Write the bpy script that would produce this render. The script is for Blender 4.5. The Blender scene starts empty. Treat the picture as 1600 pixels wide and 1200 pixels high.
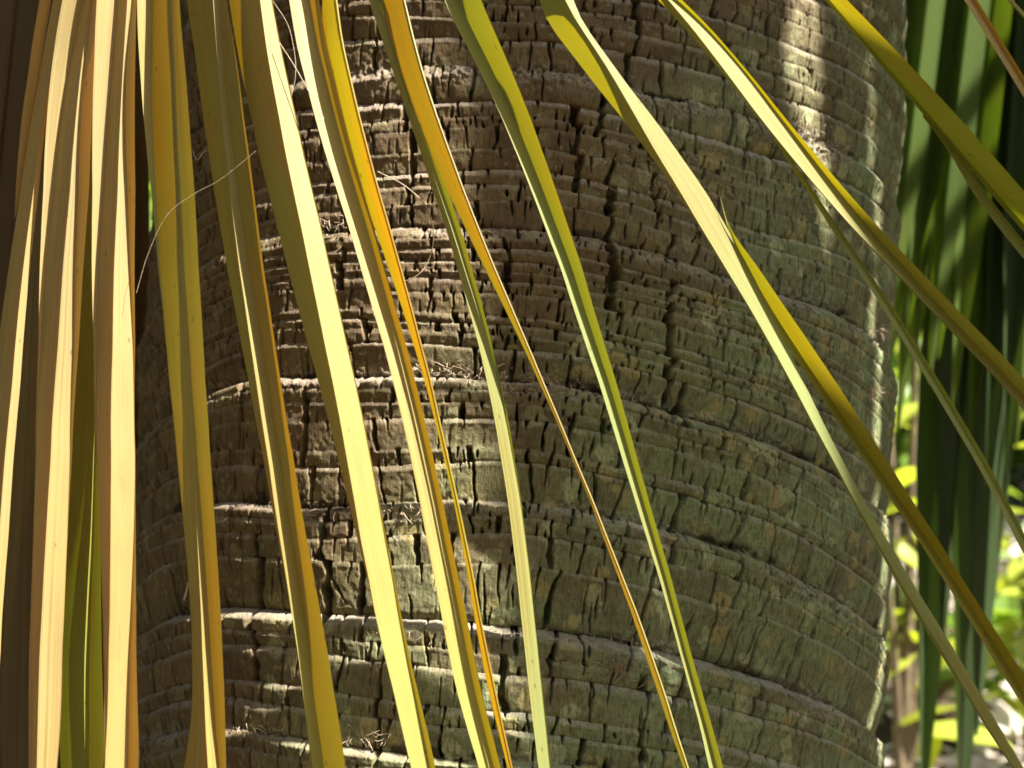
import bpy, math, random
import numpy as np
from mathutils import Matrix, Vector

random.seed(7)
RNG = np.random.default_rng(11)
S = bpy.context.scene
col = S.collection

# ------------------------------------------------------------------ camera
F = 2200.0                      # focal length in photo pixels (photo 1600 x 1200)
CAM = np.array([0.0, -0.96, 1.2])
PITCH = math.radians(-4)
cam_d = bpy.data.cameras.new('camera')
cam_d.sensor_width = 36.0
cam_d.lens = F / 1600 * 36.0
cam_d.clip_start = 0.02
cam_d.clip_end = 400
cam_d.dof.use_dof = True
cam_d.dof.focus_distance = 0.675
cam_d.dof.aperture_fstop = 10.0
cam = bpy.data.objects.new('camera', cam_d)
col.objects.link(cam)
cam.location = CAM
cam.rotation_euler = (math.radians(90) + PITCH, 0, 0)
S.camera = cam

# ------------------------------------------------------------------ light
SUN_AZ, SUN_EL = math.radians(68), math.radians(53)     # azimuth: from the camera's side (-y) towards +x
SUN = np.array([math.sin(SUN_AZ) * math.cos(SUN_EL), -math.cos(SUN_AZ) * math.cos(SUN_EL), math.sin(SUN_EL)])
W = bpy.data.worlds.new('World')
S.world = W
W.use_nodes = True
wn = W.node_tree.nodes
wn.clear()
wo = wn.new('ShaderNodeOutputWorld')
wb = wn.new('ShaderNodeBackground')
ws = wn.new('ShaderNodeTexSky')
ws.sky_type = 'NISHITA'
ws.sun_disc = False
ws.dust_density = 3.0
ws.air_density = 0.8
ws.sun_elevation = SUN_EL
ws.sun_rotation = math.radians(90) + math.radians(90) - SUN_AZ   # clockwise from +y
wb.inputs['Strength'].default_value = 0.058
W.node_tree.links.new(ws.outputs[0], wb.inputs['Color'])
W.node_tree.links.new(wb.outputs[0], wo.inputs['Surface'])
sun_d = bpy.data.lights.new('sun', 'SUN')
sun_d.energy = 5.0
sun_d.angle = math.radians(0.53)
sun_d.color = (1.0, 0.95, 0.86)
sun = bpy.data.objects.new('sun', sun_d)
col.objects.link(sun)
sun.rotation_euler = Vector(SUN).to_track_quat('Z', 'Y').to_euler()
sun.location = SUN * 5

S.view_settings.view_transform = 'Standard'
S.view_settings.look = 'None'
S.view_settings.gamma = 1.0
S.view_settings.exposure = 2.0
S.view_settings.use_curve_mapping = False
S.cycles.max_bounces = 6
S.cycles.diffuse_bounces = 3
S.cycles.transmission_bounces = 4
S.cycles.glossy_bounces = 2
S.render.resolution_x, S.render.resolution_y = 1024, 768

# ------------------------------------------------------------------ geometry helpers
FW = np.array([0, math.cos(PITCH), math.sin(PITCH)])
UP = np.array([0, -math.sin(PITCH), math.cos(PITCH)])
RT = np.array([1.0, 0, 0])
LB, LR, R = math.radians(11), math.radians(3.5), 0.25        # trunk leans back and to the right
cb, sb, cr, sr = math.cos(-LB), math.sin(-LB), math.cos(LR), math.sin(LR)
M = np.array([[cr, 0, sr], [0, 1, 0], [-sr, 0, cr]]) @ np.array([[1, 0, 0], [0, cb, -sb], [0, sb, cb]])
A0 = np.array([0.003, 0, 1.13])                              # a point on the trunk's axis
ZB = 1.16                                                    # local height of that point above the base
BASE = A0 - M[:, 2] * ZB


def ray(x, y):
    return FW + RT * (x - 800) / F - UP * (y - 600) / F


def hit(x, y):
    """photo pixel -> (angle, height) on the trunk's cylinder"""
    o = M.T @ (CAM - A0)
    d = M.T @ ray(x, y)
    a = d[0] ** 2 + d[1] ** 2
    b = 2 * (o[0] * d[0] + o[1] * d[1])
    c = o[0] ** 2 + o[1] ** 2 - R * R
    t = (-b - math.sqrt(max(b * b - 4 * a * c, 0))) / 2 / a
    p = o + t * d
    return math.atan2(p[0], -p[1]), p[2]


def on_leaf_plane(x, y, y0, tilt=0.12):
    """photo pixel -> point on a hanging sheet  Y = y0 + tilt * (Z - 1.13)"""
    d = ray(x, y)
    t = (y0 + tilt * (CAM[2] - 1.13) - CAM[1]) / (d[1] - tilt * d[2])
    return CAM + t * d


def at_depth(x, y, Y):
    d = ray(x, y)
    return CAM + d * ((Y - CAM[1]) / d[1])


def vnoise(u, v, seed):
    """smooth 2-D value noise in [-1, 1]"""
    g = np.random.default_rng(seed).uniform(-1, 1, (257, 257))
    u = np.asarray(u, float); v = np.asarray(v, float)
    iu = np.floor(u).astype(int); iv = np.floor(v).astype(int)
    fu = u - iu; fv = v - iv
    fu = fu * fu * (3 - 2 * fu); fv = fv * fv * (3 - 2 * fv)
    iu %= 256; iv %= 256
    return ((g[iu, iv] * (1 - fu) + g[iu + 1, iv] * fu) * (1 - fv)
            + (g[iu, iv + 1] * (1 - fu) + g[iu + 1, iv + 1] * fu) * fv)


def sstep(x):
    x = np.clip(x, 0, 1)
    return x * x * (3 - 2 * x)


def link(name, me, mat=None, parent=None):
    o = bpy.data.objects.new(name, me)
    col.objects.link(o)
    if mat is not None:
        me.materials.append(mat)
    if parent is not None:
        o.parent = parent
    return o


def mesh_np(name, v, f, smooth=True, attrs=None, uv=None):
    """mesh from arrays: v (n,3), f (m,4) or (m,3)"""
    me = bpy.data.meshes.new(name)
    n, k = f.shape
    me.vertices.add(len(v)); me.loops.add(n * k); me.polygons.add(n)
    me.vertices.foreach_set('co', np.ascontiguousarray(v, dtype=np.float32).ravel())
    me.loops.foreach_set('vertex_index', np.ascontiguousarray(f, dtype=np.int32).ravel())
    me.polygons.foreach_set('loop_start', np.arange(0, n * k, k, dtype=np.int32))
    me.polygons.foreach_set('loop_total', np.full(n, k, dtype=np.int32))
    me.polygons.foreach_set('use_smooth', np.full(n, smooth, dtype=bool))
    for an, av in (attrs or {}).items():
        a = me.attributes.new(an, 'FLOAT', 'POINT')
        a.data.foreach_set('value', np.ascontiguousarray(av, dtype=np.float32))
    if uv is not None:
        l = me.uv_layers.new(name='UVMap')
        l.data.foreach_set('uv', np.ascontiguousarray(uv[f.ravel()], dtype=np.float32).ravel())
    me.update(calc_edges=True)
    return me


def empty(name, loc, label, cat, group=None):
    o = bpy.data.objects.new(name, None)
    col.objects.link(o)
    o.location = loc
    o.empty_display_size = 0.05
    o['label'] = label
    o['category'] = cat
    if group:
        o['group'] = group
    return o


def tube_arrays(pts, rad, n=6):
    pts = np.asarray(pts, float)
    rad = np.broadcast_to(np.asarray(rad, float), (len(pts),))
    t = np.gradient(pts, axis=0)
    t /= np.linalg.norm(t, axis=1)[:, None] + 1e-12
    ref = np.array([0.31, 0.17, 0.93]) if abs(t[0][2]) < 0.9 else np.array([1.0, 0.1, 0])
    a = np.cross(t, ref); a /= np.linalg.norm(a, axis=1)[:, None]
    b = np.cross(t, a)
    an = np.arange(n) * 2 * math.pi / n
    v = (pts[:, None] + rad[:, None, None] * (np.cos(an)[None, :, None] * a[:, None] + np.sin(an)[None, :, None] * b[:, None])).reshape(-1, 3)
    i, j = np.meshgrid(np.arange(len(pts) - 1), np.arange(n), indexing='ij')
    i = i.ravel(); j = j.ravel(); k = (j + 1) % n
    f = np.stack([i * n + j, i * n + k, (i + 1) * n + k, (i + 1) * n + j], 1)
    return v, f


def join(parts):
    vs, fs, o = [], [], 0
    for v, f in parts:
        vs.append(v); fs.append(f + o); o += len(v)
    return np.concatenate(vs), np.concatenate(fs)


def bez(p0, p1, p2, p3, n=24):
    t = np.linspace(0, 1, n)[:, None]
    p0, p1, p2, p3 = [np.asarray(p, float) for p in (p0, p1, p2, p3)]
    return (1 - t) ** 3 * p0 + 3 * t * (1 - t) ** 2 * p1 + 3 * t * t * (1 - t) * p2 + t ** 3 * p3


# ------------------------------------------------------------------ materials
class Mat:
    def __init__(self, name):
        self.m = bpy.data.materials.new(name)
        self.m.use_nodes = True
        self.t = self.m.node_tree
        self.t.nodes.clear()
        self.out = self.n('ShaderNodeOutputMaterial')

    def n(self, kind, **kw):
        o = self.t.nodes.new(kind)
        for k, v in kw.items():
            setattr(o, k, v)
        return o

    def l(self, a, b):
        self.t.links.new(a, b)

    def noise(self, vec, scale, detail=4, rough=0.55, dist=0.0):
        o = self.n('ShaderNodeTexNoise')
        o.inputs['Scale'].default_value = scale
        o.inputs['Detail'].default_value = detail
        o.inputs['Roughness'].default_value = rough
        o.inputs['Distortion'].default_value = dist
        if vec is not None:
            self.l(vec, o.inputs['Vector'])
        return o.outputs['Fac']

    def mapr(self, val, a, b, c=0.0, d=1.0):
        o = self.n('ShaderNodeMapRange')
        self.l(val, o.inputs['Value'])
        for i, x in zip(('From Min', 'From Max', 'To Min', 'To Max'), (a, b, c, d)):
            o.inputs[i].default_value = x
        return o.outputs['Result']

    def math(self, op, a, b=None, clamp=False):
        o = self.n('ShaderNodeMath', operation=op, use_clamp=clamp)
        for i, x in enumerate((a, b)):
            if x is None:
                continue
            if isinstance(x, (int, float)):
                o.inputs[i].default_value = x
            else:
                self.l(x, o.inputs[i])
        return o.outputs[0]

    def mix(self, fac, a, b, blend='MIX'):
        o = self.n('ShaderNodeMix', data_type='RGBA', blend_type=blend)
        for i, x in ((0, fac), (6, a), (7, b)):
            if isinstance(x, (int, float)):
                o.inputs[i].default_value = x
            elif isinstance(x, tuple):
                o.inputs[i].default_value = (*x, 1)
            else:
                self.l(x, o.inputs[i])
        return o.outputs[2]

    def scale_vec(self, vec, s):
        o = self.n('ShaderNodeMapping')
        self.l(vec, o.inputs['Vector'])
        o.inputs['Scale'].default_value = s
        return o.outputs[0]

    def bump(self, h, strength, dist):
        o = self.n('ShaderNodeBump')
        o.inputs['Strength'].default_value = strength
        o.inputs['Distance'].default_value = dist
        self.l(h, o.inputs['Height'])
        return o.outputs[0]

    def principled(self, colour, rough, normal=None, spec=0.3):
        p = self.n('ShaderNodeBsdfPrincipled')
        if isinstance(colour, tuple):
            p.inputs['Base Color'].default_value = (*colour, 1)
        else:
            self.l(colour, p.inputs['Base Color'])
        if isinstance(rough, (int, float)):
            p.inputs['Roughness'].default_value = rough
        else:
            self.l(rough, p.inputs['Roughness'])
        p.inputs['Specular IOR Level'].default_value = spec
        if normal is not None:
            self.l(normal, p.inputs['Normal'])
        return p.outputs[0]


def bark_material():
    k = Mat('palm_bark')
    tc = k.n('ShaderNodeTexCoord').outputs['Object']
    at = k.n('ShaderNodeAttribute', attribute_name='ledge').outputs['Fac']
    al = k.n('ShaderNodeAttribute', attribute_name='algae').outputs['Fac']
    plate = k.n('ShaderNodeAttribute', attribute_name='plate').outputs['Fac']
    n1 = k.noise(tc, 55, 6, 0.6)
    n2 = k.noise(tc, 260, 5, 0.65)
    base = k.mix(k.mapr(n1, 0.3, 0.7), (0.082, 0.053, 0.027), (0.175, 0.122, 0.064))
    base = k.mix(k.mapr(plate, 0, 1, 0.0, 0.45), base, (0.20, 0.145, 0.078))
    green = k.mix(k.mapr(n2, 0.3, 0.7), (0.145, 0.19, 0.078), (0.30, 0.355, 0.18))  # algae colour, lightened to paint in open light on the right side
    gm = k.math('MULTIPLY', al, k.mapr(k.noise(tc, 30, 5, 0.6), 0.2, 0.5), clamp=True)
    gm = k.math('MULTIPLY', gm, k.mapr(plate, 0.1, 0.9, 0.5, 1.0))
    c = k.mix(k.math('MULTIPLY', gm, 0.9), base, green)
    # crustose lichen: round ochre and grey-green blotches
    vo = k.n('ShaderNodeTexVoronoi', feature='F1')
    warp = k.n('ShaderNodeMix', data_type='VECTOR')
    warp.inputs[0].default_value = 0.012
    nz = k.n('ShaderNodeTexNoise'); nz.inputs['Scale'].default_value = 90
    k.l(tc, nz.inputs['Vector']); k.l(tc, warp.inputs[4]); k.l(nz.outputs['Color'], warp.inputs[5])
    k.l(warp.outputs[1], vo.inputs['Vector'])
    vo.inputs['Scale'].default_value = 75
    spot = k.mapr(vo.outputs['Distance'], 0.44, 0.39)
    sep = k.n('ShaderNodeSeparateColor'); k.l(vo.outputs['Color'], sep.inputs[0])
    pick = k.mapr(sep.outputs[0], 0.5, 0.53)
    spot = k.math('MULTIPLY', k.math('MULTIPLY', spot, pick), k.mapr(al, 0.1, 0.6, 0.25, 1.0))
    lich = k.mix(k.mapr(sep.outputs[1], 0.45, 0.55), (0.36, 0.375, 0.20), (0.33, 0.275, 0.11))
    c = k.mix(k.math('MULTIPLY', spot, k.mapr(n2, 0.25, 0.6, 0.3, 0.95)), c, lich)
    # small pale flecks
    v2 = k.n('ShaderNodeTexVoronoi', feature='F1'); v2.inputs['Scale'].default_value = 230
    k.l(warp.outputs[1], v2.inputs['Vector'])
    s2 = k.n('ShaderNodeSeparateColor'); k.l(v2.outputs['Color'], s2.inputs[0])
    fl = k.math('MULTIPLY', k.mapr(v2.outputs['Distance'], 0.4, 0.25), k.mapr(s2.outputs[0], 0.72, 0.76))
    c = k.mix(k.math('MULTIPLY', fl, 0.55), c, (0.26, 0.235, 0.15))
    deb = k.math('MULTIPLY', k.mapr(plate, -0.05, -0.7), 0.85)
    # fibrous pale tissue on the ring shoulders
    ln = k.math('MULTIPLY', at, k.mapr(k.noise(tc, 140, 5, 0.7), 0.25, 0.55))
    c = k.mix(k.math('MULTIPLY', ln, 0.85, clamp=True), c, k.mix(n2, (0.27, 0.215, 0.165), (0.52, 0.45, 0.39)))
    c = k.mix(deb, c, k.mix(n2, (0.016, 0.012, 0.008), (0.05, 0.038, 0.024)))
    fib = k.noise(k.scale_vec(tc, (900, 900, 160)), 1.0, 3, 0.6)
    c = k.mix(k.mapr(fib, 0.52, 0.3, 0.0, 0.6), c, (0.05, 0.036, 0.022))
    h = k.math('ADD', k.math('MULTIPLY', fib, 0.6), k.math('MULTIPLY', k.noise(tc, 700, 6, 0.7), 0.8))
    nrm = k.bump(h, 0.8, 0.0012)
    k.l(k.principled(c, 0.88, nrm, 0.2), k.out.inputs['Surface'])
    return k.m


def leaf_material(name, a, b, trans, tfac=0.42, rough=0.42, streak=1.0, spots=0.6, alt=None, spec=0.5):
    """palm leaflet: streaked along its length, light passes through it"""
    k = Mat(name)
    uv = k.n('ShaderNodeUVMap').outputs[0]
    oi = k.n('ShaderNodeObjectInfo').outputs['Random']
    off = k.n('ShaderNodeCombineXYZ')
    k.l(k.math('MULTIPLY', oi, 37.0), off.inputs[0]); k.l(k.math('MULTIPLY', oi, 91.0), off.inputs[1])
    ad = k.n('ShaderNodeVectorMath', operation='ADD'); k.l(uv, ad.inputs[0]); k.l(off.outputs[0], ad.inputs[1])
    v = ad.outputs[0]
    st = k.noise(k.scale_vec(v, (8, 1.3, 1)), 1.0, 5, 0.6)
    fine = k.noise(k.scale_vec(v, (27, 1.1, 1)), 1.0, 4, 0.7)
    pat = k.noise(k.scale_vec(v, (2.2, 9, 1)), 1.0, 4, 0.6)
    c = k.mix(k.mapr(st, 0.32, 0.68), a, b)
    c = k.mix(k.mapr(pat, 0.45, 0.75, 0, 0.5), c, (b[0] * 0.9, b[1] * 0.72, b[2] * 0.55))
    c = k.mix(k.mapr(fine, 0.36, 0.62, 0.55 * streak, 0.0), c, (a[0] * 0.55, a[1] * 0.5, a[2] * 0.4))
    if alt:
        ln = k.n('ShaderNodeSeparateXYZ'); k.l(v, ln.inputs[0])
        cv_ = k.n('ShaderNodeCombineXYZ'); k.l(ln.outputs[1], cv_.inputs[1]); k.l(k.math('MULTIPLY', ln.outputs[0], 0.12), cv_.inputs[0])
        am = k.mapr(k.noise(k.scale_vec(cv_.outputs[0], (6, 5.5, 1)), 1.0, 3, 0.5), 0.42, 0.6)
        c = k.mix(am, c, k.mix(k.mapr(st, 0.3, 0.7), alt[0], tuple(x * 1.15 for x in alt[0])))
    ct = k.mix(k.mapr(st, 0.3, 0.7), trans, (trans[0] * 0.75, trans[1] * 0.85, trans[2]))
    if alt:
        ct = k.mix(am, ct, alt[1])
    if spots:
        ds = k.mapr(k.noise(k.scale_vec(v, (5.5, 1.8, 1)), 1.0, 4, 0.65), 0.6, 0.7)
        c = k.mix(k.math('MULTIPLY', ds, 0.6 * spots), c, (a[0] * 0.55, a[1] * 0.4, a[2] * 0.35))
        bl = k.math('MULTIPLY', k.mapr(k.noise(k.scale_vec(v, (1.6, 14, 1)), 1.0, 6, 0.7), 0.6, 0.72), spots)
        c = k.mix(k.math('MULTIPLY', bl, 0.55), c, (a[0] * 0.5, a[1] * 0.36, a[2] * 0.3))
        vo = k.n('ShaderNodeTexVoronoi', feature='F1')
        k.l(k.scale_vec(v, (7, 130, 1)), vo.inputs['Vector']); vo.inputs['Scale'].default_value = 1.0
        sp = k.n('ShaderNodeSeparateColor'); k.l(vo.outputs['Color'], sp.inputs[0])
        m = k.math('MULTIPLY', k.mapr(vo.outputs['Distance'], 0.2, 0.1), k.mapr(sp.outputs[0], 0.86, 0.88))
        m = k.math('MULTIPLY', m, spots)
        c = k.mix(m, c, (0.11, 0.06, 0.02)); ct = k.mix(m, ct, (0.06, 0.03, 0.01))
    nrm = k.bump(k.math('ADD', k.math('MULTIPLY', st, 0.4), k.math('MULTIPLY', fine, 0.8)), 0.4, 0.0005)
    p = k.principled(c, rough, nrm, spec)
    tr = k.n('ShaderNodeBsdfTranslucent'); k.l(ct, tr.inputs['Color']); k.l(nrm, tr.inputs['Normal'])
    mx = k.n('ShaderNodeMixShader'); mx.inputs[0].default_value = tfac
    k.l(p, mx.inputs[1]); k.l(tr.outputs[0], mx.inputs[2])
    k.l(mx.outputs[0], k.out.inputs['Surface'])
    return k.m


def simple_material(name, a, b, scale, rough=0.8, bump=0.3, dist=0.002):
    k = Mat(name)
    tc = k.n('ShaderNodeTexCoord').outputs['Object']
    n = k.noise(tc, scale, 6, 0.6)
    c = k.mix(k.mapr(n, 0.3, 0.7), a, b)
    k.l(k.principled(c, rough, k.bump(k.noise(tc, scale * 3, 5, 0.65), bump, dist), 0.25), k.out.inputs['Surface'])
    return k.m


BARK = bark_material()
STRAW = leaf_material('straw_leaflet', (0.375, 0.285, 0.085), (0.48, 0.39, 0.165), (0.52, 0.21, 0.002), 0.38, 0.58, 1.5, alt=((0.40, 0.295, 0.09), (0.58, 0.20, 0.002)), spec=1.0)
YELLOW = leaf_material('yellowing_leaflet', (0.35, 0.265, 0.04), (0.45, 0.375, 0.12), (0.55, 0.25, 0.001), 0.36, 0.58, 1.5, alt=((0.31, 0.285, 0.06), (0.38, 0.25, 0.002)), spec=1.0)
GOLD = leaf_material('golden_leaflet', (0.42, 0.26, 0.035), (0.48, 0.34, 0.07), (0.75, 0.37, 0.004), 0.5, alt=((0.38, 0.35, 0.045), (0.5, 0.42, 0.004)))
LIME = leaf_material('lime_leaflet', (0.26, 0.24, 0.06), (0.34, 0.32, 0.12), (0.40, 0.29, 0.003), 0.34, 0.55, 1.3, alt=((0.23, 0.255, 0.085), (0.28, 0.27, 0.006)), spec=0.3)
SHADED_GREEN = leaf_material('shaded_green_leaflet', (0.04, 0.07, 0.026), (0.065, 0.10, 0.038), (0.08, 0.13, 0.014), 0.24, 0.4, 1.0, 0.3)  # green leaflet darkened to paint in the shade of other fronds
OLIVE = leaf_material('olive_leaflet', (0.24, 0.22, 0.03), (0.32, 0.28, 0.06), (0.34, 0.23, 0.003), 0.36, alt=((0.24, 0.27, 0.05), (0.30, 0.30, 0.006)))
BROWN = leaf_material('dry_brown_leaflet', (0.10, 0.07, 0.03), (0.16, 0.11, 0.05), (0.15, 0.07, 0.01), 0.2, 0.6)
GREEN = leaf_material('green_leaflet', (0.075, 0.12, 0.025), (0.12, 0.175, 0.04), (0.24, 0.33, 0.012), 0.40, 0.4, 1.0, 0.3)
SHRUB = leaf_material('shrub_leaf', (0.11, 0.20, 0.03), (0.17, 0.27, 0.05), (0.35, 0.5, 0.03), 0.42, 0.35, 0.6, 0.2)
SHRUB_Y = leaf_material('yellow_shrub_leaf', (0.30, 0.38, 0.04), (0.42, 0.47, 0.08), (0.55, 0.62, 0.03), 0.42, 0.35, 0.6, 0.2)
LITTER = leaf_material('dry_litter_leaf', (0.55, 0.48, 0.40), (0.82, 0.78, 0.73), (0.3, 0.2, 0.1), 0.2, 0.6, 0.8, 0.4)
PETIOLE = simple_material('petiole_skin', (0.16, 0.15, 0.04), (0.28, 0.22, 0.07), 40, 0.55)
FIBRE = simple_material('palm_fibre', (0.30, 0.21, 0.13), (0.52, 0.42, 0.31), 300, 0.8)
STEM = simple_material('woody_stem', (0.10, 0.075, 0.045), (0.17, 0.13, 0.08), 60, 0.85)


def ground_material():
    k = Mat('garden_soil')
    tc = k.n('ShaderNodeTexCoord').outputs['Object']
    c = k.mix(k.mapr(k.noise(tc, 3.0, 8, 0.65), 0.3, 0.7), (0.06, 0.042, 0.028), (0.13, 0.095, 0.065))  # soil darkened to stand in for palm shade over the ground
    c = k.mix(k.mapr(k.noise(tc, 40, 6, 0.7), 0.5, 0.62, 0, 0.6), c, (0.24, 0.19, 0.14))
    k.l(k.principled(c, 0.95, k.bump(k.noise(tc, 30, 8, 0.7), 0.8, 0.03), 0.1), k.out.inputs['Surface'])
    return k.m


# ------------------------------------------------------------------ ground
gx = np.concatenate([-np.geomspace(120, 8, 14), np.linspace(-7.5, 7.5, 76), np.geomspace(8, 120, 14)])
gy = np.concatenate([-np.geomspace(120, 4, 12), np.linspace(-3.8, 11.8, 79), np.geomspace(12, 140, 14)])
GX, GY = np.meshgrid(gx, gy, indexing='ij')


def ground_z(x, y):
    d = np.hypot(x, y)
    return 0.06 * vnoise(np.asarray(x) * 0.8 + 50, np.asarray(y) * 0.8 + 50, 3) * sstep((d - 0.6) / 1.5) + 0.02 * vnoise(np.asarray(x) * 4 + 90, np.asarray(y) * 4 + 90, 4)


gv = np.stack([GX, GY, ground_z(GX, GY)], -1).reshape(-1, 3)
ni, nj = GX.shape
ii, jj = np.meshgrid(np.arange(ni - 1), np.arange(nj - 1), indexing='ij')
gi = (ii * nj + jj).ravel()
ground = link('ground', mesh_np('ground', gv, np.stack([gi, gi + nj, gi + nj + 1, gi + 1], 1)), ground_material())
ground['kind'] = 'structure'

# ------------------------------------------------------------------ the palm trunk
palm = empty('palm_tree', BASE, 'thick grey-brown palm trunk with cracked ring scars behind the hanging yellow leaflets', 'palm tree')
palm.matrix_world = Matrix.LocRotScale(Vector(BASE), Matrix(M.tolist()).to_quaternion(), None)

# ring boundaries read down the photograph at x = 620; S marks a leaf-scar shelf
ys = [-190, -160, -118, -85, -62, -30, 0, 22, 52, 100, 150, 180, 197, 229, 262, 285, 315, 352, 371, 388, 409, 424, 437, 456, 490, 504, 519,
      540, 590, 610, 629, 655, 700, 722, 785, 808, 836, 877, 968, 1008, 1035, 1095, 1125, 1174, 1205, 1262, 1300, 1338, 1400]
scar_y = {-118, 100, 352, 590, 785, 968, 1174, 1338}
tb = np.array([hit(620, y)[1] for y in ys])
NB = len(tb)
is_scar = np.array([y in scar_y for y in ys])

th = np.radians(np.concatenate([np.arange(-116, -70, 0.5), np.arange(-70, -50, 0.18), np.arange(-50, 63, 0.108), np.arange(63, 80, 0.2), np.arange(80, 116.1, 0.5)]))
NC = len(th)
sc = th * R                                     # arc length along the circumference


def warp(theta, t):
    """the rings sag towards the right of the trunk and a little at its left"""
    k = np.interp(t, [-0.30, -0.05, 0.05, 0.18, 0.3], [0.042, 0.038, 0.023, 0.012, 0.010])
    d = np.degrees(theta)
    g = np.where(d > 2, ((np.maximum(d, 2) - 2) / 48.0) ** 1.25, 0)
    g = np.minimum(g, 1.75)
    l = 0.040 * sstep((-d - 30) / 52.0)
    return -k * g - l


h_above = np.diff(-tb)
bound = np.zeros((NB, NC)); ledge_p = np.zeros((NB, NC)); ledge_w = np.zeros((NB, NC))
for j in range(NB):
    hm = min(h_above[max(j - 1, 0)], h_above[min(j, NB - 2)])
    amp = min(0.24 * hm, 0.0024)
    wob = 0.6 * vnoise(sc / 0.055 + 13, j * 3.3, 21) + 0.3 * vnoise(sc / 0.018 + 5, j * 5.1, 22) + 0.09 * vnoise(sc / 0.005, j * 2.7, 23)
    bound[j] = tb[j] + warp(th, np.full(NC, tb[j])) + amp * wob + 0.0055 * vnoise(sc / 0.12 + 40, tb[j] / 0.09 + 40, 24)
    va = random.choice((0.3, 0.45, 0.65, 0.85, 1.1)) + 0.45 * vnoise(sc / 0.07 + 3, j * 4.7, 25) + 0.12 * vnoise(sc / 0.014, j * 6.1, 26)
    big = is_scar[j]
    ledge_p[j] = np.clip(va, 0.12, 1.7) * (0.11 * h_above[max(j - 1, 0)] + (0.0018 if big else 0.0006))
    ledge_w[j] = np.clip(1.0 + 0.35 * vnoise(sc / 0.05 + 9, j * 7.7, 27), 0.5, 1.5) * (0.0016 + 0.75 * ledge_p[j] + (0.003 if big else 0))

# long dark fissures in the photograph: x, y top, y bottom, half width (mm)
majors = [(960, 280, 480, 2.6), (905, 165, 300, 1.9), (1050, 440, 660, 2.4), (1000, 0, 70, 1.9), (985, 66, 140, 2.4), (530, 325, 470, 1.9),
          (565, 500, 560, 2.4), (470, 600, 720, 2.2), (503, 790, 985, 2.7), (396, 840, 1060, 2.6), (562, 860, 985, 2.4), (590, 1090, 1210, 1.6),
          (1070, 590, 660, 2.3), (372, 540, 660, 1.8), (1030, 270, 360, 1.6), (618, 30, 110, 1.7), (637, 120, 330, 1.6), (850, 250, 330, 1.6),
          (1060, 780, 830, 2.2), (790, 1000, 1100, 2.0), (865, 860, 1010, 1.9), (1010, 1060, 1200, 1.8), (1240, 740, 800, 1.4), (940, 130, 220, 2.0),
          (1300, 880, 960, 1.4), (715, 480, 560, 1.6), (790, 380, 500, 1.8), (893, 640, 720, 1.6), (1150, 830, 900, 1.5), (1190, 930, 1100, 1.2)]
maj = []
for x, y0, y1, w in majors:
    a0, z0 = hit(x, y0); a1, z1 = hit(x, y1)
    w0 = warp(np.array([a0]), np.array([z0]))[0]
    maj.append((a0 * R, a1 * R, z0 - w0 * 0.8, z1 - w0 * 0.8, w / 1000))

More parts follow.
